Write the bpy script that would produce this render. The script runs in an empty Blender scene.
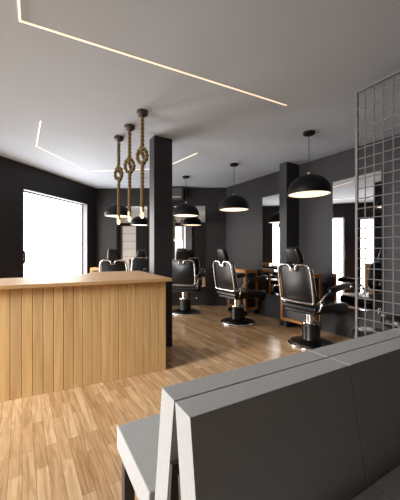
import bpy, bmesh, math, random
from mathutils import Vector, Matrix
R = math.radians
random.seed(4)
COL = bpy.context.scene.collection
H = 2.75          # ceiling height
EYE = 1.25

# ------------------------------------------------------------------ helpers
class MB:
    """collects shapes in one bmesh and links them as ONE mesh object"""
    def __init__(self): self.bm = bmesh.new(); self.bev = False
    def box(self, x0, x1, y0, y1, z0, z1, bevel=0, seg=2, M=None):
        r = bmesh.ops.create_cube(self.bm, size=1)
        vs = r['verts']
        for v in vs:
            v.co = Vector(((x0+x1)/2+v.co.x*(x1-x0), (y0+y1)/2+v.co.y*(y1-y0), (z0+z1)/2+v.co.z*(z1-z0)))
        return self._fin(vs, bevel, seg, M)
    def _fin(self, vs, bevel, seg, M):
        if M is not None:
            for v in vs: v.co = M @ v.co
        if bevel:
            self.bev = True
            es = list({e for v in vs for e in v.link_edges})
            bmesh.ops.bevel(self.bm, geom=es, offset=bevel, segments=seg, profile=.5, affect='EDGES')
        return self
    def prism(self, poly, axis, a0, a1, bevel=0, seg=2):
        """extrude a 2D polygon; axis 'x': poly is (y,z); 'y': poly is (x,z); 'z': poly is (x,y)"""
        def P(p, a):
            return {'x': (a, p[0], p[1]), 'y': (p[0], a, p[1]), 'z': (p[0], p[1], a)}[axis]
        A = [self.bm.verts.new(P(p, a0)) for p in poly]
        B = [self.bm.verts.new(P(p, a1)) for p in poly]
        n = len(poly)
        self.bm.faces.new(A); self.bm.faces.new(B[::-1])
        for i in range(n):
            self.bm.faces.new((A[i], B[i], B[(i+1) % n], A[(i+1) % n]))
        return self._fin(A+B, bevel, seg, None)
    def lathe(self, prof, seg=32, c=(0, 0, 0)):
        """profile (r, z) spun about a vertical axis through c"""
        rings = []
        for r, z in prof:
            if r < 1e-6: rings.append([self.bm.verts.new((c[0], c[1], c[2]+z))])
            else: rings.append([self.bm.verts.new((c[0]+r*math.cos(2*math.pi*i/seg), c[1]+r*math.sin(2*math.pi*i/seg), c[2]+z)) for i in range(seg)])
        for a, b in zip(rings, rings[1:]):
            for i in range(seg):
                j = (i+1) % seg
                if len(a) == 1 and len(b) == 1: continue
                if len(a) == 1: self.bm.faces.new((a[0], b[i], b[j]))
                elif len(b) == 1: self.bm.faces.new((a[i], b[0], a[j]))
                else: self.bm.faces.new((a[i], b[i], b[j], a[j]))
        return self
    def tube(self, pts, r, seg=8, closed=False, cap=True):
        pts = [Vector(p) for p in pts]; n = len(pts)
        rad = r if isinstance(r, (list, tuple)) else [r]*n
        T = []
        for i in range(n):
            a = pts[(i-1) % n] if (closed or i > 0) else pts[i]
            b = pts[(i+1) % n] if (closed or i < n-1) else pts[i]
            T.append((b-a).normalized())
        u = T[0].orthogonal().normalized(); rings = []
        for i in range(n):
            u = (u - T[i]*u.dot(T[i])).normalized(); w = T[i].cross(u)
            rings.append([self.bm.verts.new(pts[i]+(u*math.cos(2*math.pi*k/seg)+w*math.sin(2*math.pi*k/seg))*rad[i]) for k in range(seg)])
        rng = n if closed else n-1
        for i in range(rng):
            a, b = rings[i], rings[(i+1) % n]
            for k in range(seg):
                self.bm.faces.new((a[k], a[(k+1) % seg], b[(k+1) % seg], b[k]))
        if cap and not closed:
            self.bm.faces.new(rings[0][::-1]); self.bm.faces.new(rings[-1])
        return self
    def loft(self, rings, cap=True):
        rs = [[self.bm.verts.new(p) for p in r] for r in rings]; n = len(rs[0])
        for a, b in zip(rs, rs[1:]):
            for k in range(n): self.bm.faces.new((a[k], a[(k+1) % n], b[(k+1) % n], b[k]))
        if cap: self.bm.faces.new(rs[0][::-1]); self.bm.faces.new(rs[-1])
        return self
    def build(self, name, mat, parent=None, smooth=None, M=None):
        bmesh.ops.recalc_face_normals(self.bm, faces=self.bm.faces)
        me = bpy.data.meshes.new(name); self.bm.to_mesh(me); self.bm.free()
        if smooth is not None:
            me.polygons.foreach_set('use_smooth', [True]*len(me.polygons))
            me.set_sharp_from_angle(angle=R(smooth))
        me.materials.append(mat)
        o = bpy.data.objects.new(name, me); COL.objects.link(o)
        if self.bev and smooth is not None:
            wn = o.modifiers.new('weighted_normals', 'WEIGHTED_NORMAL'); wn.keep_sharp = True
        if parent: o.parent = parent
        if M is not None: o.matrix_local = M
        return o

def tag(o, label=None, cat=None, group=None, kind=None):
    if label: o['label'] = label
    if cat: o['category'] = cat
    if group: o['group'] = group
    if kind: o['kind'] = kind
    return o
def empty(name, loc, rz=0):
    o = bpy.data.objects.new(name, None); COL.objects.link(o)
    o.location = loc; o.rotation_euler = (0, 0, rz); o.empty_display_size = .1
    return o
def copy_tree(o, parent=None):
    c = o.copy(); COL.objects.link(c)
    if parent: c.parent = parent
    for ch in list(o.children): copy_tree(ch, c)
    return c
def catmull(P, n=8):
    P = [Vector(p) for p in P]; Q = [P[0]*2-P[1]]+P+[P[-1]*2-P[-2]]; out = []
    for i in range(1, len(Q)-2):
        a, b, c, d = Q[i-1:i+3]
        for k in range(n):
            t = k/n
            out.append(.5*((2*b)+(c-a)*t+(2*a-5*b+4*c-d)*t*t+(3*b-a-3*c+d)*t**3))
    out.append(P[-1]); return out
def rrect(w, h, r, n=5):
    """rounded rectangle outline centred on 0"""
    out = []
    for cx, cy, a0 in ((w/2-r, h/2-r, 0), (-w/2+r, h/2-r, 90), (-w/2+r, -h/2+r, 180), (w/2-r, -h/2+r, 270)):
        for k in range(n+1):
            a = R(a0+90*k/n); out.append((cx+r*math.cos(a), cy+r*math.sin(a)))
    return out
C30, S30 = math.cos(R(30)), math.sin(R(30))
def W(X, Y, z=0):                       # the benches' own grid, turned 30 degrees in the room
    return Vector((C30*X-S30*Y, S30*X+C30*Y, z))

# ------------------------------------------------------------------ materials
def srgb(c): return tuple(((x/255)/12.92 if x/255 <= .04045 else ((x/255+.055)/1.055)**2.4) for x in c)+(1,)
def new_mat(name):
    m = bpy.data.materials.new(name); m.use_nodes = True
    nt = m.node_tree; return m, nt, nt.nodes['Principled BSDF']
def mat(name, rgb, rough=.5, metal=0, spec=.5, noise=0, scale=40, bump=0, coat=0):
    m, nt, b = new_mat(name)
    b.inputs['Roughness'].default_value = rough; b.inputs['Metallic'].default_value = metal
    b.inputs['Specular IOR Level'].default_value = spec; b.inputs['Coat Weight'].default_value = coat
    tc = nt.nodes.new('ShaderNodeTexCoord'); no = nt.nodes.new('ShaderNodeTexNoise')
    no.inputs['Scale'].default_value = scale; no.inputs['Detail'].default_value = 4
    nt.links.new(tc.outputs['Object'], no.inputs['Vector'])
    rp = nt.nodes.new('ShaderNodeValToRGB'); c = srgb(rgb)
    rp.color_ramp.elements[0].color = tuple(x*(1-noise) for x in c[:3])+(1,)
    rp.color_ramp.elements[1].color = tuple(min(1, x*(1+noise)) for x in c[:3])+(1,)
    rp.color_ramp.elements[0].position = .3; rp.color_ramp.elements[1].position = .7
    nt.links.new(no.outputs['Fac'], rp.inputs['Fac']); nt.links.new(rp.outputs['Color'], b.inputs['Base Color'])
    if bump:
        bp = nt.nodes.new('ShaderNodeBump'); bp.inputs['Strength'].default_value = bump; bp.inputs['Distance'].default_value = .002
        nt.links.new(no.outputs['Fac'], bp.inputs['Height']); nt.links.new(bp.outputs['Normal'], b.inputs['Normal'])
    return m
def emit(name, rgb, s):
    m, nt, b = new_mat(name)
    b.inputs['Base Color'].default_value = (.8, .8, .8, 1)
    b.inputs['Emission Color'].default_value = srgb(rgb); b.inputs['Emission Strength'].default_value = s
    return m
def wood(name, lo, hi, grain=(3, 40, 3), board=None, rough=.45, tone=.12):
    """wood with grain along the short-frequency axis; board = (axis, width): every board its own tone"""
    m, nt, b = new_mat(name); N, L = nt.nodes.new, nt.links.new
    tc = N('ShaderNodeTexCoord'); mp = N('ShaderNodeMapping'); mp.inputs['Scale'].default_value = grain
    no = N('ShaderNodeTexNoise'); no.inputs['Scale'].default_value = 1; no.inputs['Detail'].default_value = 6; no.inputs['Distortion'].default_value = .6
    rp = N('ShaderNodeValToRGB'); rp.color_ramp.elements[0].color = srgb(lo); rp.color_ramp.elements[1].color = srgb(hi)
    rp.color_ramp.elements[0].position = .32; rp.color_ramp.elements[1].position = .68
    L(tc.outputs['Object'], mp.inputs['Vector']); L(no.outputs['Fac'], rp.inputs['Fac'])
    out = rp.outputs['Color']
    if board:
        sx = N('ShaderNodeSeparateXYZ'); L(tc.outputs['Object'], sx.inputs[0])
        dv = N('ShaderNodeMath'); dv.operation = 'DIVIDE'; dv.inputs[1].default_value = board[1]; L(sx.outputs[board[0]], dv.inputs[0])
        fl = N('ShaderNodeMath'); fl.operation = 'FLOOR'; L(dv.outputs[0], fl.inputs[0])
        wn = N('ShaderNodeTexWhiteNoise'); wn.noise_dimensions = '1D'; L(fl.outputs[0], wn.inputs['W'])
        ad = N('ShaderNodeVectorMath'); ad.operation = 'MULTIPLY_ADD'; L(wn.outputs['Color'], ad.inputs[0]); ad.inputs[1].default_value = (9, 9, 9); L(mp.outputs[0], ad.inputs[2])
        L(ad.outputs[0], no.inputs['Vector'])
        mr = N('ShaderNodeMapRange'); mr.inputs['To Min'].default_value = 1-tone; mr.inputs['To Max'].default_value = 1+tone; L(wn.outputs['Value'], mr.inputs['Value'])
        mu = N('ShaderNodeVectorMath'); mu.operation = 'MULTIPLY'; L(out, mu.inputs[0]); L(mr.outputs[0], mu.inputs[1]); out = mu.outputs[0]
    else: L(mp.outputs[0], no.inputs['Vector'])
    L(out, b.inputs['Base Color']); b.inputs['Roughness'].default_value = rough
    return m
def floor_material():
    m, nt, b = new_mat('oak_strip_parquet'); N, L = nt.nodes.new, nt.links.new
    tc = N('ShaderNodeTexCoord'); mp = N('ShaderNodeMapping'); mp.inputs['Rotation'].default_value = (0, 0, R(-122))
    L(tc.outputs['Object'], mp.inputs['Vector'])
    def brick(c1, c2, off):
        k = N('ShaderNodeTexBrick'); k.offset = .37; k.offset_frequency = 2; k.squash = 1
        k.inputs['Color1'].default_value = c1; k.inputs['Color2'].default_value = c2; k.inputs['Mortar'].default_value = srgb((130, 98, 68))
        k.inputs['Scale'].default_value = 1; k.inputs['Mortar Size'].default_value = .0012; k.inputs['Mortar Smooth'].default_value = .3
        k.inputs['Brick Width'].default_value = .52; k.inputs['Row Height'].default_value = .066; k.inputs['Bias'].default_value = off
        L(mp.outputs[0], k.inputs['Vector']); return k
    k = brick(srgb((208, 176, 136)), srgb((176, 138, 98)), -.1)
    # grain, stretched along the strips
    mg = N('ShaderNodeMapping'); mg.inputs['Scale'].default_value = (3.2, 38, 1); L(mp.outputs[0], mg.inputs['Vector'])
    no = N('ShaderNodeTexNoise'); no.inputs['Scale'].default_value = 1; no.inputs['Detail'].default_value = 7; no.inputs['Distortion'].default_value = 1.1
    add = N('ShaderNodeVectorMath'); add.operation = 'MULTIPLY_ADD'; L(k.outputs['Color'], add.inputs[0]); add.inputs[1].default_value = (17, 17, 17); L(mg.outputs[0], add.inputs[2])
    L(add.outputs[0], no.inputs['Vector'])
    rp = N('ShaderNodeValToRGB'); rp.color_ramp.elements[0].color = (.66, .61, .56, 1); rp.color_ramp.elements[1].color = (1.1, 1.09, 1.08, 1)
    rp.color_ramp.elements[0].position = .33; rp.color_ramp.elements[1].position = .62; L(no.outputs['Fac'], rp.inputs['Fac'])
    mu = N('ShaderNodeMix'); mu.data_type = 'RGBA'; mu.blend_type = 'MULTIPLY'; mu.inputs['Factor'].default_value = .85
    L(k.outputs['Color'], mu.inputs['A']); L(rp.outputs['Color'], mu.inputs['B'])
    L(mu.outputs['Result'], b.inputs['Base Color'])
    b.inputs['Roughness'].default_value = .21; b.inputs['Specular IOR Level'].default_value = .45
    bp = N('ShaderNodeBump'); bp.inputs['Strength'].default_value = .15; bp.inputs['Distance'].default_value = .002
    L(no.outputs['Fac'], bp.inputs['Height']); L(bp.outputs['Normal'], b.inputs['Normal'])
    return m
def rope_material():
    m = mat('manila_rope', (104, 82, 42), .85, noise=.35, scale=160, bump=.4); return m

M_FLOOR = floor_material()
M_WALL = mat('charcoal_wall_paint', (37, 34, 35), .55, noise=.05, scale=3, spec=.35)
M_BLACKWALL = mat('black_pillar_paint', (40, 37, 39), .5, noise=.05, scale=5, spec=.35)
M_CEIL = mat('white_ceiling_paint', (182, 190, 200), .9, noise=.02, scale=2, spec=.1)
M_REVEAL = mat('pale_jamb_paint', (112, 112, 118), .6, noise=.02)
M_PANE = emit('daylit_glass_pane', (255, 252, 250), 9.5)
M_SHOP, nt_, b_ = new_mat('thin_clear_glass')
tr_ = nt_.nodes.new('ShaderNodeBsdfTransparent'); gl_ = nt_.nodes.new('ShaderNodeBsdfGlossy'); gl_.inputs['Roughness'].default_value = .02
mx_ = nt_.nodes.new('ShaderNodeMixShader'); mx_.inputs[0].default_value = .06
nt_.links.new(tr_.outputs[0], mx_.inputs[1]); nt_.links.new(gl_.outputs[0], mx_.inputs[2]); nt_.links.new(mx_.outputs[0], nt_.nodes['Material Output'].inputs[0])
M_PANE2 = emit('dim_lit_glass_pane', (255, 252, 250), 1.3)
M_PALEPANE = emit('frosted_glass_pane', (250, 248, 244), .3)
M_LED = emit('warm_led_strip', (255, 220, 178), 1.05)
M_DIFF = emit('warm_lamp_diffuser', (255, 226, 190), 1.5)
M_BULB = emit('warm_bulb', (255, 220, 160), 2.0)
M_BOARD = wood('oak_board', (196, 156, 102), (216, 180, 126), (22, 22, 1.6), ('X', .0815), .5, .10)
M_TOP = wood('oak_worktop', (178, 138, 92), (196, 156, 108), (2, 30, 30), None, .5)
M_ORANGE = wood('honey_wood', (164, 108, 50), (196, 136, 68), (14, 14, 3), None, .4)
M_SHELFWHITE = mat('white_laminate', (205, 204, 202), .5, noise=.02)
M_FABRIC = mat('light_grey_leatherette', (170, 169, 167), .62, noise=.05, scale=90, bump=.15, spec=.35)
M_BENCHMETAL = mat('grey_bench_steel', (70, 68, 67), .45, metal=.3, noise=.05)
M_SCREEN = mat('grey_screen_steel', (104, 102, 101), .5, metal=.3, noise=.04)
M_LEATHER = mat('black_leather', (11, 10, 11), .33, spec=.4, noise=.2, scale=120, bump=.12)
M_BLACK = mat('black_enamel', (9, 9, 9), .3, noise=.1)
M_BLACKLAMP = mat('black_lamp_shade', (5, 4, 4), .5, spec=.25, noise=.1)
M_CHROME = mat('polished_chrome', (225, 222, 218), .13, metal=1, noise=.02)
M_DARKPANEL = mat('dark_cabinet_panel', (34, 28, 26), .35, noise=.1)
M_CANOPY = mat('bronze_black_metal', (62, 54, 50), .45, metal=.4, noise=.1)
M_BRASS = mat('pale_brass', (205, 178, 120), .35, metal=.6, noise=.05)
M_ROPE = rope_material()
M_AC = mat('grey_air_conditioner_plastic', (92, 88, 88), .45, noise=.03)
M_RUBBER = mat('black_rubber', (16, 16, 17), .7, noise=.1)
m_, nt_, b_ = new_mat('mirror_silvering')
b_.inputs['Base Color'].default_value = (.86, .86, .87, 1); b_.inputs['Metallic'].default_value = 1; b_.inputs['Roughness'].default_value = .01
M_MIRROR = m_
m_, nt_, b_ = new_mat('clear_bulb_glass')
b_.inputs['Base Color'].default_value = (1, .97, .9, 1); b_.inputs['Roughness'].default_value = .03; b_.inputs['Transmission Weight'].default_value = 1.0; b_.inputs['IOR'].default_value = 1.3
M_GLASS = m_

# ------------------------------------------------------------------ the room
BL = Vector((-2.456, 6.73, 0)); BR = Vector((.609, 6.628, 0))
FRONT = -1.2
DL = Vector((-.278, -.9606, 0)).normalized()          # left wall, from the back corner towards the street
DR = Vector((.5373, -.8434, 0)).normalized()             # right wall, from the back corner towards the street
FL = BL + DL*((BL.y-FRONT)/-DL.y); FR = BR + DR*((BR.y-FRONT)/-DR.y)
room = [(BL.x-.4, BL.y+.4), (BR.x+.4, BR.y+.4), (FR.x+.5, FR.y-.4), (FL.x-.5, FL.y-.4)]
tag(MB().prism(room, 'z', -.1, 0).build('floor', M_FLOOR), 'oak strip parquet floor', 'floor', kind='structure')
tag(MB().prism(room, 'z', H, H+.1).build('ceiling', M_CEIL), 'plain white ceiling with warm light lines', 'ceiling', kind='structure')
def frame_of(p, d):                                   # local x along d, local y to the left of d
    return Matrix.Translation(p) @ Matrix(((d.x, -d.y, 0, 0), (d.y, d.x, 0, 0), (0, 0, 1, 0), (0, 0, 0, 1)))
TH = .16
def wall(name, p, q, openings, label, out, m=M_WALL):
    """wall from p to q; out = +1/-1: which side of the line its thickness lies; openings (s0, s1, z0, z1)"""
    d = (q-p).normalized(); Ln = (q-p).length; mb = MB(); y0, y1 = sorted((0, out*TH)); s = -.0
    for a, b, z0, z1 in openings:
        mb.box(s, a, y0, y1, 0, H)
        if z1 < H: mb.box(a, b, y0, y1, z1, H)
        if z0 > 0: mb.box(a, b, y0, y1, 0, z0)
        s = b
    mb.box(s, Ln, y0, y1, 0, H)
    o = mb.build(name, m); o.matrix_world = frame_of(p, d)
    return tag(o, label, 'wall', kind='structure')
LO = [(.312, 1.965, 0, 2.33), (2.4, 2.98, 0, 2.3), (5.6, 8.2, .1, 2.6)]
wall('wall_left', BL, FL, LO, 'dark left wall with glazed doors', -1)
wall('wall_back', BL, BR, [], 'charcoal back wall behind the chairs', 1)
wall('wall_right', BR, FR, [], 'charcoal right wall with mirrors', 1)
FO = [(.14, .92, .2, 2.62), (2.9, 3.62, .3, 2.6)]
wall('wall_front', FL, FR, FO, 'dark street side wall', -1)
ML = frame_of(BL, DL); MF = frame_of(FL, (FR-FL).normalized())
def glazed(name, M, op, label, cat, pane_mat, mull=(), handle=None, fr_mat=M_REVEAL, fr=.03):
    a, b, z0, z1 = op
    root = empty(name, M @ Vector(((a+b)/2, 0, z0))); root.rotation_euler = M.to_euler()
    tag(root, label, cat, kind='structure')
    w = (b-a)/2; h = z1-z0
    f = MB(); f.box(-w, -w+.008, -TH, 0, 0, h); f.box(w-.008, w, -TH, 0, 0, h); f.box(-w, w, -TH, 0, h-.008, h)
    f.box(-w, -w+fr, -TH, -.12, 0, h); f.box(w-fr, w, -TH, -.12, 0, h); f.box(-w, w, -TH, -.12, h-fr, h)
    for x in mull: f.box(x-.025, x+.025, -TH, -.12, 0, h)
    f.build('frame', fr_mat, root)
    MB().box(-w+.008, w-.008, -.146, -.136, 0, h-.008).build('pane', pane_mat, root)
    if handle is not None:
        g = MB(); x, z, s = handle
        g.tube(catmull([(x, -.12, z+.12), (x, -.07, z+.1), (x-.0*s, -.05, z), (x, -.07, z-.1), (x, -.12, z-.12)], 5), .012, 8)
        g.build('handle', M_BLACK, root, 40)
    return root
glazed('door_1', ML, LO[0], 'wide bright glazed opening in the dark left wall', 'door', M_PANE)
g = MB(); g.tube(catmull([(1.985, 0, 1.27), (1.985, .045, 1.25), (1.985, .05, 1.16), (1.985, .045, 1.07), (1.985, 0, 1.05)], 5), .013, 8)
dh = g.build('door_handle', M_BLACK, smooth=40); dh.matrix_world = ML
tag(dh, 'black pull handle beside the bright glazed opening', 'handle')
glazed('door_2', ML, LO[1], 'narrow glazed door further along the left wall', 'door', M_PANE, handle=(.2, 1.2, 1), fr=.05)
glazed('window_1', ML, LO[2], 'large street window behind the camera', 'window', M_SHOP, (-.5, .5), fr_mat=M_BLACKWALL)
glazed('window_2', MF, FO[1], 'narrow window in the street wall', 'window', M_PANE2, (.12,), fr_mat=M_BLACKWALL)

# pillars
def pillar(name, corner, ax, w, ay, d, label):
    o = MB().box(0, w, 0, d, 0, H).build(name, M_BLACKWALL)
    o.matrix_world = Matrix.Translation(corner) @ Matrix(((ax.x, ay.x, 0, 0), (ax.y, ay.y, 0, 0), (0, 0, 1, 0), (0, 0, 0, 1)))
    return tag(o, label, 'pillar', kind='structure')
ex, ey = Vector((C30, S30, 0)), Vector((-S30, C30, 0))
c0 = Vector((-.161*3.66, 3.66, 0))
PIL_A = pillar('pillar', c0, ex, .255, ey, .17, 'square black pillar beside the counter, floor to ceiling')
NR = Vector((-DR.y, DR.x, 0))*-1                       # into the room from the right wall
NR = Vector((-.8434, -.5373, 0)).normalized()
pc = Vector((1.437, 4.734, 0))
pillar('pillar', pc, -NR, .36, -DR, .15, 'black pier standing out from the right wall between the mirrors')

# mirrors
def mirror(p, d, w, label, yaw=0):
    k = math.tan(R(yaw))
    root = empty('wall_mirror', Vector((p.x, p.y, .44)), math.atan2(d.y, d.x))
    MB().prism([(0, -.004), (w, -.004-k*w), (w, -.012-k*w), (0, -.012)], 'z', 0, 1.88).build('mirror_glass', M_MIRROR, root)
    MB().prism([(-.004, 0), (w+.004, 0), (w+.004, -.0038-k*w), (-.004, -.0038)], 'z', -.004, 1.884).build('backing', M_BLACK, root)
    return tag(root, label, 'mirror', group='tall wall mirrors')
DB = (BR-BL).normalized()
def on_back(u): t = (u-200)/285; s = (t*BL.y-BL.x)/(DB.x-t*DB.y); return BL+DB*s
def on_right(u): t = (u-200)/285; s = (t*BR.y-BR.x)/(DR.x-t*DR.y); return BR+DR*s
mirror(on_back(116.6), DB, .73, 'tall frameless mirror on the back wall, nearest the bright glazed opening')
mirror(on_back(174), DB, .73, 'tall frameless mirror on the back wall right of the pillar')
mirror(on_right(263), DR, .74, 'tall frameless mirror on the right wall behind the pier', 2)
mirror(on_right(333.2), DR, .72, 'tall frameless mirror on the right wall behind the wire screen', 4.5)

# air conditioner high on the back wall
p = BL+DB*1.56
ac = empty('air_conditioner', Vector((p.x, p.y, 2.46)), math.atan2(DB.y, DB.x))
tag(ac, 'grey wall air conditioner up under the ceiling on the back wall', 'air conditioner')
MB().prism([(0, 0), (-.17, .03), (-.2, .09), (-.2, .25), (0, .27)], 'x', 0, .5, .008).build('body', M_AC, ac, 40)
MB().prism([(0, -.002), (-.172, .028), (-.203, .09), (-.203, .252), (0, .272)], 'x', .5, .54, .006).build('end_cap', M_BLACK, ac, 40)
MB().box(.03, .47, -.19, -.165, .035, .055).build('air_flap', M_SHELFWHITE, ac)

# warm light lines let into the ceiling
def led(pts, label):
    mb = MB(); w = .006
    for a, b in zip(pts, pts[1:]):
        a, b = Vector(a), Vector(b); d = (b-a).normalized(); n = Vector((-d.y, d.x, 0))*w; e = d*w
        z0, z1 = H-.006, H
        v = [mb.bm.verts.new(q) for q in (a-e-n+Vector((0, 0, z0)), b+e-n+Vector((0, 0, z0)), b+e+n+Vector((0, 0, z0)), a-e+n+Vector((0, 0, z0)),
                                         a-e-n+Vector((0, 0, z1)), b+e-n+Vector((0, 0, z1)), b+e+n+Vector((0, 0, z1)), a-e+n+Vector((0, 0, z1)))]
        for f in ((0, 1, 2, 3), (4, 5, 6, 7), (0, 1, 5, 4), (1, 2, 6, 5), (2, 3, 7, 6), (3, 0, 4, 7)): mb.bm.faces.new([v[i] for i in f])
    return tag(mb.build('ceiling_light_strip', M_LED), label, 'light strip')
def on_ceil(u, y): d = 285*(H-EYE)/(252-y); return ((u-200)/285*d, d, 0)
A = on_ceil(20, 20.3); B = on_ceil(286, 105); 
Cc = Vector(A)+Vector((S30*1.6, -C30*1.6, 0))
led([Cc, A, B], 'long warm L-shaped light line on the ceiling nearest the viewer')
led([on_ceil(40.6, 121), on_ceil(36.3, 146), on_ceil(88.5, 171.3), on_ceil(162, 168.5), on_ceil(197, 153)], 'angular U-shaped warm light line on the ceiling above the chairs')

# ------------------------------------------------------------------ counter
ctr = empty('reception_counter', Vector((-.36, 3.019, 0)), R(30-3.6))
tag(ctr, 'L-shaped reception counter clad in vertical oak boards under an oak top', 'counter')
BW = .0815; NB = 32
mb = MB()
for i in range(NB):
    mb.box(-(i+1)*BW+.002, -i*BW-.002, 0, .02, .0, .945, .002, 1)
mb.build('front_boards', M_BOARD, ctr)
mb = MB()
for i in range(15):
    mb.box(-.02, 0, .021+i*BW+.002, .021+(i+1)*BW-.002, 0, .945, .002, 1)
M_BOARDY = wood('oak_board_side', (196, 156, 102), (216, 180, 126), (22, 22, 1.6), ('Y', .0815), .5, .10)
mb.build('side_boards', M_BOARDY, ctr)
MB().prism([(-NB*BW, .021), (-.021, .021), (-.021, 1.243), (-.60, 1.243), (-.70, .70), (-NB*BW, .70)], 'z', .02, .944).build('cabinet_body', M_DARKPANEL, ctr)
MB().prism([(-NB*BW-.03, -.075), (.04, -.075), (.04, 1.27), (-.60, 1.27), (-.80, .70), (-NB*BW-.03, .70)], 'z', .945, .977, .003, 2).build('countertop', M_TOP, ctr)

# ------------------------------------------------------------------ benches (back to back)
def make_bench(loc, rz, label):
    root = empty('upholstered_bench', loc, rz)
    tag(root, label, 'bench', group='back to back grey benches')
    L = .626; n = 3; k = .157
    def yb(z): return .014+k*(.86-z)
    t = .084
    for i in range(n):
        a, b = i*L+.001, (i+1)*L-.001
        MB().box(a-(.011 if i == 0 else 0), b+(.011 if i == n-1 else 0), .172, .573, .405, .505, .007, 3).build('seat_cushion', M_FABRIC, root, 40)
        MB().prism([(yb(.36), .36), (yb(.86), .86), (yb(.86)+t, .86), (yb(.36)+t, .36)], 'x', a+.0015, b-.0015, .002, 2).build('back_cushion', M_FABRIC, root, 40)
    f = MB(); f.box(.01, n*L-.01, .51, .55, .365, .405); f.box(.01, n*L-.01, .19, .23, .365, .405)
    for x in (.01, n*L/2-.02, n*L-.05): f.box(x, x+.04, .23, .51, .365, .405)
    f.build('seat_frame', M_BENCHMETAL, root)
    for x in (.008, n*L-.053):
        MB().box(x, x+.045, .515, .56, 0, .404, .002, 1).build('leg', M_BENCHMETAL, root)
    for x in (.004, n*L-.034):
        MB().prism([(yb(0)-.045, 0), (yb(.68)-.013, .68), (yb(.68)-.001, .68), (yb(0)-.001, 0)], 'x', x, x+.03).build('upright', M_BENCHMETAL, root)
    return root
make_bench(W(.312, .667), R(30), 'grey upholstered bench facing the oak counter, its seat in view')
make_bench(W(2.19, .690), R(210), 'grey upholstered bench nearest the viewer, its shaded backrest facing us')

# ------------------------------------------------------------------ wire screen
scr = empty('wire_grid_screen', W(2.44, 1.476), R(-60))
tag(scr, 'grey steel wire grid screen standing across the right end of the benches', 'screen')
SX, SZ, NX, NZ = .0735, .0862, 18, 30
TOPZ = 2.66; WD = SX*NX
f = MB(); f.box(-.01, .01, -.01, .01, 0, TOPZ); f.box(WD-.012, WD+.012, -.012, .012, 0, TOPZ); f.box(.012, WD-.012, -.012, .012, TOPZ-.024, TOPZ); f.box(.012, WD-.012, -.012, .012, .02, .044)
f.build('frame', M_SCREEN, scr)
for i in range(1, NX): MB().tube([(i*SX, 0, .044), (i*SX, 0, TOPZ-.024)], .0052, 8).build('upright_wire', M_SCREEN, scr, 40)
for i in range(1, NZ): MB().tube([(.012, -.009, TOPZ-i*SZ), (WD-.012, -.009, TOPZ-i*SZ)], .0046, 8).build('cross_wire', M_SCREEN, scr, 40)

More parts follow.
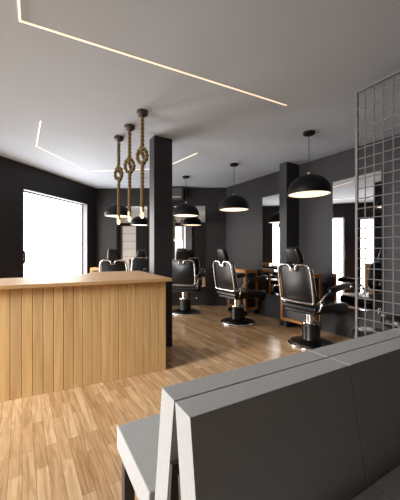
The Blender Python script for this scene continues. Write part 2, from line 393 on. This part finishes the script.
# ------------------------------------------------------------------ barber chairs
def make_chair(label):
    r = empty('barber_chair', (0, 0, 0)); tag(r, label, 'barber chair', group='black leather barber chairs')
    b = MB().lathe([(0, .012), (.245, .012), (.262, .03), (.255, .044), (.16, .058), (.13, .08), (0, .08)], 48).build('base', M_BLACK, r, 40)
    MB().lathe([(.25, 0), (.3, 0), (.306, .012), (.302, .024), (.285, .034), (.262, .036), (.25, 0)], 48).build('base_ring', M_CHROME, b, 50)
    c = MB().lathe([(0, .07), (.122, .07), (.116, .1), (.116, .285), (.108, .293), (0, .293)], 40).build('pump_housing', M_BLACK, r, 40)
    MB().lathe([(.08, .287), (.118, .287), (.124, .295), (.118, .307), (.08, .307), (.08, .287)], 40).build('collar', M_CHROME, c, 50)
    MB().lathe([(0, .27), (.075, .27), (.075, .46), (0, .46)], 32).build('piston', M_CHROME, r, 40)
    lv = MB().tube([(.1, -.02, .36), (.2, -.1, .33), (.27, -.2, .34)], .009, 8).build('pump_lever', M_CHROME, r, 40)
    MB().box(-.235, .235, -.25, .2, .455, .492, .012, 2).build('seat_pan', M_BLACK, r, 40)
    # seat cushion, thicker and rounded at the front
    MB().prism([(-.27, .494), (-.27, .56), (-.2, .575), (.2, .575), (.36, .572), (.42, .555), (.44, .5), (.42, .425), (.36, .39), (.29, .40), (.22, .494)], 'x', -.27, .27, .022, 3).build('seat', M_LEATHER, r, 50)
    # backrest leaning back
    TL = Matrix.Translation((0, -.245, .62)) @ Matrix.Rotation(R(9), 4, 'X') @ Matrix.Diagonal((1, 1, .9, 1))
    out = [(x, z+.26) for x, z in rrect(.5, .52, .085, 6)]
    rings = []
    for y, s in ((-.03, .955), (-.022, 1), (.03, 1), (.062, .93), (.075, .78)):
        rings.append([(x*s*(1 if z < .26 else 1-.05*(z-.26)/.26), y, .26+(z-.26)*s) for x, z in out])
    bk = MB().loft(rings).build('backrest', M_LEATHER, r, 60, TL)
    # chrome tube round the back with the dip that carries the headrest
    w = .262
    path = [(-.04, -.05, .465), (-.045, -.045, .505), (-.075, -.04, .53), (-.12, -.04, .533), (-.185, -.04, .53), (-.235, -.04, .50), (-.255, -.04, .43), (-w, -.04, .2), (-w, -.04, .06), (-.25, -.04, .005), (-.2, -.045, -.012),
            (.2, -.045, -.012), (.25, -.04, .005), (w, -.04, .06), (w, -.04, .2), (.255, -.04, .43), (.235, -.04, .50), (.185, -.04, .53), (.12, -.04, .533), (.075, -.04, .53), (.045, -.045, .505), (.04, -.05, .465)]
    MB().tube(catmull(path, 4), .0155, 8).build('back_frame', M_CHROME, bk, 50)
    MB().box(-.055, .055, -.062, -.034, .445, .485, .005, 2).build('headrest_clamp', M_CHROME, bk, 40)
    # headrest
    TH_ = Matrix.Translation((0, -.30, 1.105)) @ Matrix.Rotation(R(20), 4, 'X')
    hr = []
    base = rrect(.23, .09, .035, 5)
    for z, sx, sy in ((0, .96, .55), (.012, 1.03, .85), (.05, 1.06, 1.0), (.11, 1.0, 1.0), (.17, .88, .95), (.205, .78, .8), (.222, .66, .5)):
        hr.append([(x*sx, y*sy, z) for x, y in base])
    h = MB().loft(hr).build('headrest', M_LEATHER, r, 60, TH_)
    MB().tube([(-.03, -.01, .01), (-.03, -.022, -.1)], .008, 8).tube([(.03, -.01, .01), (.03, -.022, -.1)], .008, 8).build('headrest_post', M_CHROME, h, 40)
    for s in (-1, 1):
        # arm: chrome bracket and a long padded rest that rises a little to the front
        a = MB().tube(catmull([(s*.262, -.235, .60), (s*.285, -.19, .63), (s*.292, -.1, .70), (s*.295, 0, .745), (s*.295, .06, .765)], 5), .015, 8)
        a.tube(catmull([(s*.25, -.2, .50), (s*.285, -.19, .55), (s*.292, -.17, .65)], 5), .013, 8)
        a.lathe([(0, -.022), (.026, -.018), (.03, 0), (.026, .018), (0, .022)], 16, (s*.285, -.175, .625))
        ar = a.build('arm_bracket', M_CHROME, r, 50)
        rings = []
        prof = rrect(.08, .084, .032, 4)
        for y, z, k in ((-.045, .752, .55), (-.035, .755, .85), (0, .762, 1), (.15, .782, 1), (.3, .8, 1.02), (.37, .803, 1.0), (.405, .80, .8), (.418, .796, .5)):
            rings.append([(s*.295+x*k, y, z+q*k) for x, q in prof])
        p_ = MB().loft(rings).build('arm_pad', M_LEATHER, r, 60)
        MB().lathe([(0, -.016), (.014, -.013), (.017, 0), (.014, .013), (0, .016)], 14, (s*.338, .37, .79)).build('end_stud', M_CHROME, p_, 50)
    return r
ch = make_chair('black leather barber chair seen from behind, just beyond the countertop and left of the pillar')
CH = [((-1.69, 5.9, 0), 0, None),
      ((-.305, 5.86, 0), -9, 'black leather barber chair seen from behind, just right of the pillar'),
      ((.672, 5.05, 0), -58, 'black leather barber chair turned to the right, alone in the middle of the floor'),
      ((1.505, 3.86, 0), -59, 'black leather barber chair closest to the viewer, in front of the pier')]
for i, (loc, a, lab) in enumerate(CH):
    o = ch if i == 0 else copy_tree(ch)
    o.location = loc; o.rotation_euler.z = R(a)
    if lab: o['label'] = lab

# ------------------------------------------------------------------ wheeled cabinets
def make_cabinet(label):
    r = empty('wheeled_cabinet', (0, 0, 0)); tag(r, label, 'cabinet', group='honey wood cabinets on castors')
    w, d, z0, z1 = .55, .33, .11, .884; t = .045
    f = MB()
    for y0 in (0, d-t):
        f.box(0, t, y0, y0+t, z0, z1); f.box(w-t, w, y0, y0+t, z0, z1)
        f.box(t, w-t, y0, y0+t, z0, z0+t); f.box(t, w-t, y0, y0+t, z1-t, z1); f.box(t, w-t, y0+.008, y0+t-.008, .46, .46+.03)
    for x0 in (0, w-t):
        f.box(x0, x0+t, t, d-t, z0, z0+t); f.box(x0, x0+t, t, d-t, z1-t, z1)
    f.build('frame', M_ORANGE, r)
    MB().box(t*.3, w-t*.3, t*.3, d-t*.3, z0+.008, z0+.022).build('bottom_panel', M_ORANGE, r)
    MB().box(.004, w-.004, .004, d-.004, z1+.0005, z1+.014, .003, 1).build('top_panel', M_ORANGE, r)
    q = MB(); q.box(t*.4, t*.6, t, d-t, z0+t, z1-t); q.box(w-t*.6, w-t*.4, t, d-t, z0+t, z1-t); q.box(t, w-t, d-t*.6, d-t*.4, z0+t, z1-t)
    q.build('side_panel', M_DARKPANEL, r)
    for a in (0, 1):
        zz = (z0+t, .46)[a], (.46, z1-t)[a]
        dr = MB().box(t+.003, w-t-.003, .014, .028, zz[0]+.003+.03*a, zz[1]-.003, .002, 1).build('drawer_front', M_DARKPANEL, r)
        MB().box(w/2-.05, w/2+.05, .002, .012, zz[1]-.06, zz[1]-.048).build('drawer_handle', M_CHROME, dr)
    for x in (.03, w-.03):
        for y in (.03, d-.03):
            c = MB(); c.lathe([(0, -.011), (.042, -.011), (.045, 0), (.042, .011), (0, .011)], 18)
            c.bm.transform(Matrix.Translation((x, y, .045)) @ Matrix.Rotation(R(90), 4, 'Y'))
            cw = c.build('castor', M_RUBBER, r, 40)
            MB().box(x-.018, x+.018, y-.018, y+.018, .0905, .1095).build('castor_plate', M_CHROME, cw)
    return r
cab = make_cabinet('honey wood wheeled cabinet against the right wall, behind the middle chair')
def on_wall(u): return on_right(u)
# origin: the corner far from us, local x along the wall towards us, local y into the wall
def cab_at(o, end, d, n, label=None):
    o.location = end; o.rotation_euler.z = math.atan2(d.y, d.x)
    if label: o['label'] = label
p = on_right(258.5); cab_at(cab, p+NR*.345-DR*.555, DR, NR)
c2 = copy_tree(cab); p = on_right(323.2); cab_at(c2, p+NR*.33-DR*.58, DR, NR, 'honey wood wheeled cabinet between the pier and the closest barber chair')
c3 = copy_tree(cab); cab_at(c3, Vector((-2.46, 6.375, 0)), DB, NR, 'honey wood cabinet in the back left corner, its top just above the counter')

# ------------------------------------------------------------------ dome pendants
def make_dome(label):
    r = empty('dome_pendant_lamp', (0, 0, H)); tag(r, label, 'pendant lamp', group='black dome pendant lamps')
    MB().lathe([(0, 0), (.07, 0), (.07, -.026), (.066, -.03), (0, -.03)], 32).build('ceiling_canopy', M_BLACKLAMP, r, 40)
    MB().tube([(0, 0, -.03), (0, 0, -.51)], .004, 8).build('cord', M_BLACK, r, 40)
    z = 1.975-H; R0, hh = .265, .245
    prof = [(0.0, z+hh)]+[(R0*math.sin(R(a)), z+hh*math.cos(R(a))) for a in range(6, 91, 6)]
    prof += [(R0, z-.012), (R0-.006, z-.012), (R0-.006, z)]+[((R0-.006)*math.sin(R(a)), z+(hh-.006)*math.cos(R(a))) for a in range(84, 0, -6)]+[(0, z+hh-.006)]
    s = MB().lathe(prof, 56).build('lamp_shade', M_BLACKLAMP, r, 50)
    MB().lathe([(0, z+hh+.03), (.014, z+hh+.03), (.02, z+hh+.01), (.02, z+hh-.002), (0, z+hh-.002)], 20).build('cord_grip', M_BRASS, s, 40)
    MB().lathe([(0, z+.022), (.245, z+.012), (.25, z+.006), (.245, z+.001), (0, z+.004)], 56).build('diffuser', M_DIFF, r, 50)
    return r
dm = make_dome('black dome pendant lamp, largest in view, by the pier')
def lampat(u, d): return ((u-200)/285*d, d, H)
DM = [(309, 3.57, None), (234, 4.86, 'black dome pendant lamp hanging above the middle barber chair'),
      (186, 5.66, 'black dome pendant lamp just right of the pillar, near the back wall'),
      (118, 5.75, 'black dome pendant lamp partly behind the rope pendants')]
for i, (u, d, lab) in enumerate(DM):
    o = dm if i == 0 else copy_tree(dm); o.location = lampat(u, d)
    if lab: o['label'] = lab

# ------------------------------------------------------------------ rope pendants
def make_rope_lamp(label):
    r = empty('rope_pendant_lamp', (0, 0, H)); tag(r, label, 'pendant lamp', group='knotted rope pendants over the counter')
    MB().lathe([(0, 0), (.058, 0), (.06, -.004), (.06, -.036), (.054, -.042), (.02, -.046), (.018, -.06), (0, -.06)], 32).build('ceiling_canopy', M_CANOPY, r, 40)
    kz = -.48
    knot = [(0, 0, kz+.11), (-.012, 0, kz+.088), (-.04, .012, kz+.055), (-.052, .012, kz), (-.038, .008, kz-.052), (0, -.006, kz-.07), (.038, -.014, kz-.045),
            (.05, -.012, kz+.005), (.036, -.008, kz+.055), (.005, -.03, kz+.075), (-.012, 0, kz+.05), (.012, .032, kz+.01), (.022, .034, kz-.03), (.014, .02, kz-.07), (.004, .004, kz-.1), (0, 0, kz-.125)]
    path = [Vector((0, 0, -.06+(kz+.11+.06)*i/14)) for i in range(14)]+catmull(knot, 5)
    z1 = path[-1].z; path += [Vector((0, 0, z1+(-1.035-z1)*i/20)) for i in range(1, 21)]
    # resample evenly, then wind three strands round the line
    S = [path[0]]; step = .0075; acc = 0
    for a, b in zip(path, path[1:]):
        L = (b-a).length; t = step-acc
        while t <= L: S.append(a+(b-a)*(t/L)); t += step
        acc = L-(t-step)
    mb = MB(); u = Vector((1, 0, 0)); fr = []
    for i, q in enumerate(S):
        t = (S[min(i+1, len(S)-1)]-S[max(i-1, 0)]).normalized(); u = (u-t*u.dot(t)).normalized(); fr.append((q, u.copy(), t.cross(u)))
    for k in range(2):
        mb.tube([q+(a*math.cos(i*.56+k*math.pi)+b*math.sin(i*.56+k*math.pi))*.0118 for i, (q, a, b) in enumerate(fr)], .0112, 8)
    mb.build('knotted_rope', M_ROPE, r, 70)
    s = MB().lathe([(0, -1.06), (.02, -1.06), (.022, -1.07), (.021, -1.115), (.014, -1.12), (0, -1.12)], 20).build('lamp_socket', M_BRASS, r, 40); s.location.z = .04
    MB().lathe([(.034, -1.15), (.037, -1.153), (.034, -1.156), (.031, -1.153), (.034, -1.15)], 20).tube([(.018, 0, -1.118), (.034, 0, -1.153)], .002, 6).tube([(-.018, 0, -1.118), (-.034, 0, -1.153)], .002, 6).build('socket_ring', M_BRASS, s, 50)
    MB().lathe([(0, -1.1195), (.012, -1.1205), (.019, -1.145), (.018, -1.165), (.01, -1.18), (0, -1.183)], 20).build('bulb', M_BULB, r, 50).location.z = .04
    return r
rl = make_rope_lamp('knotted rope pendant lamp nearest the black pillar')
RP = [((-.2025*3.04, 3.04), None), ((-.247*3.39, 3.39), 'knotted rope pendant lamp in the middle of the row over the counter'), ((-.285*3.72, 3.72), 'knotted rope pendant lamp at the far left of the row over the counter')]
for i, (q, lab) in enumerate(RP):
    o = rl if i == 0 else copy_tree(rl); o.location = (q[0], q[1], H); o.rotation_euler.z = R((8, 20, -5)[i])
    if lab: o['label'] = lab

# ------------------------------------------------------------------ black stools behind the screen
def make_stool(label, h=.55):
    r = empty('salon_stool', (0, 0, 0)); tag(r, label, 'stool')
    MB().lathe([(0, 0), (.2, 0), (.205, .012), (.19, .025), (.03, .05), (0, .05)], 36).build('base', M_CHROME, r, 40)
    MB().lathe([(0, .05), (.025, .05), (.025, h-.13), (0, h-.13)], 20).build('stem', M_CHROME, r, 40)
    MB().lathe([(0, h-.13), (.16, h-.13), (.185, h-.11), (.19, h-.07), (.18, h-.025), (.15, h-.004), (0, h)], 40).build('seat', M_LEATHER, r, 50)
    return r
s1 = make_stool('black padded stool behind the wire screen, at the right edge', .56); s1.location = (.705*3.1, 3.1, 0)
s2 = make_stool('low black padded stool behind the wire screen, just peeking over the bench', .5); s2.location = (.608*2.72, 2.72, 0)

# pale glazed window with cross bars beside the street corner, seen in the back mirror
w3 = glazed('window_3', MF, FO[0], 'pale barred window in the street corner', 'window', M_PALEPANE)
f = MB()
for k in range(1, 6): f.box(-.37, .37, -.135, -.11, k*.4-.012, k*.4+.012)
f.build('cross_bars', M_SHELFWHITE, w3)

# ------------------------------------------------------------------ world, camera
w = bpy.data.worlds.new('overcast_sky'); bpy.context.scene.world = w; w.use_nodes = True
w.node_tree.nodes['Background'].inputs['Color'].default_value = (.9, .95, 1, 1); w.node_tree.nodes['Background'].inputs['Strength'].default_value = .35
la = bpy.data.lights.new('daylight', 'AREA'); la.shape = 'RECTANGLE'; la.size = 1.8; la.size_y = 1.6; la.energy = 1900; la.color = (1, 1, 1)
lo = bpy.data.objects.new('daylight', la); COL.objects.link(lo); lo.location = (-6.6, -1.45, 2.5)
lo.rotation_euler = (Vector((-1.0, 2.4, .3))-Vector(lo.location)).to_track_quat('-Z', 'Y').to_euler()
cam = bpy.data.cameras.new('camera'); co = bpy.data.objects.new('camera', cam); COL.objects.link(co)
co.location = (0, 0, EYE); co.rotation_euler = (R(90), 0, 0)
cam.sensor_fit = 'HORIZONTAL'; cam.sensor_width = 36; cam.lens = 285/400*36; cam.shift_y = 2/400; cam.clip_start = .02
sc = bpy.context.scene; sc.camera = co
sc.view_settings.view_transform = 'Standard'; sc.view_settings.look = 'None'; sc.view_settings.gamma = 1; sc.view_settings.use_curve_mapping = False
sc.view_settings.exposure = 0
sc.cycles.use_denoising = True; sc.cycles.max_bounces = 10; sc.cycles.diffuse_bounces = 5; sc.cycles.sample_clamp_indirect = 6
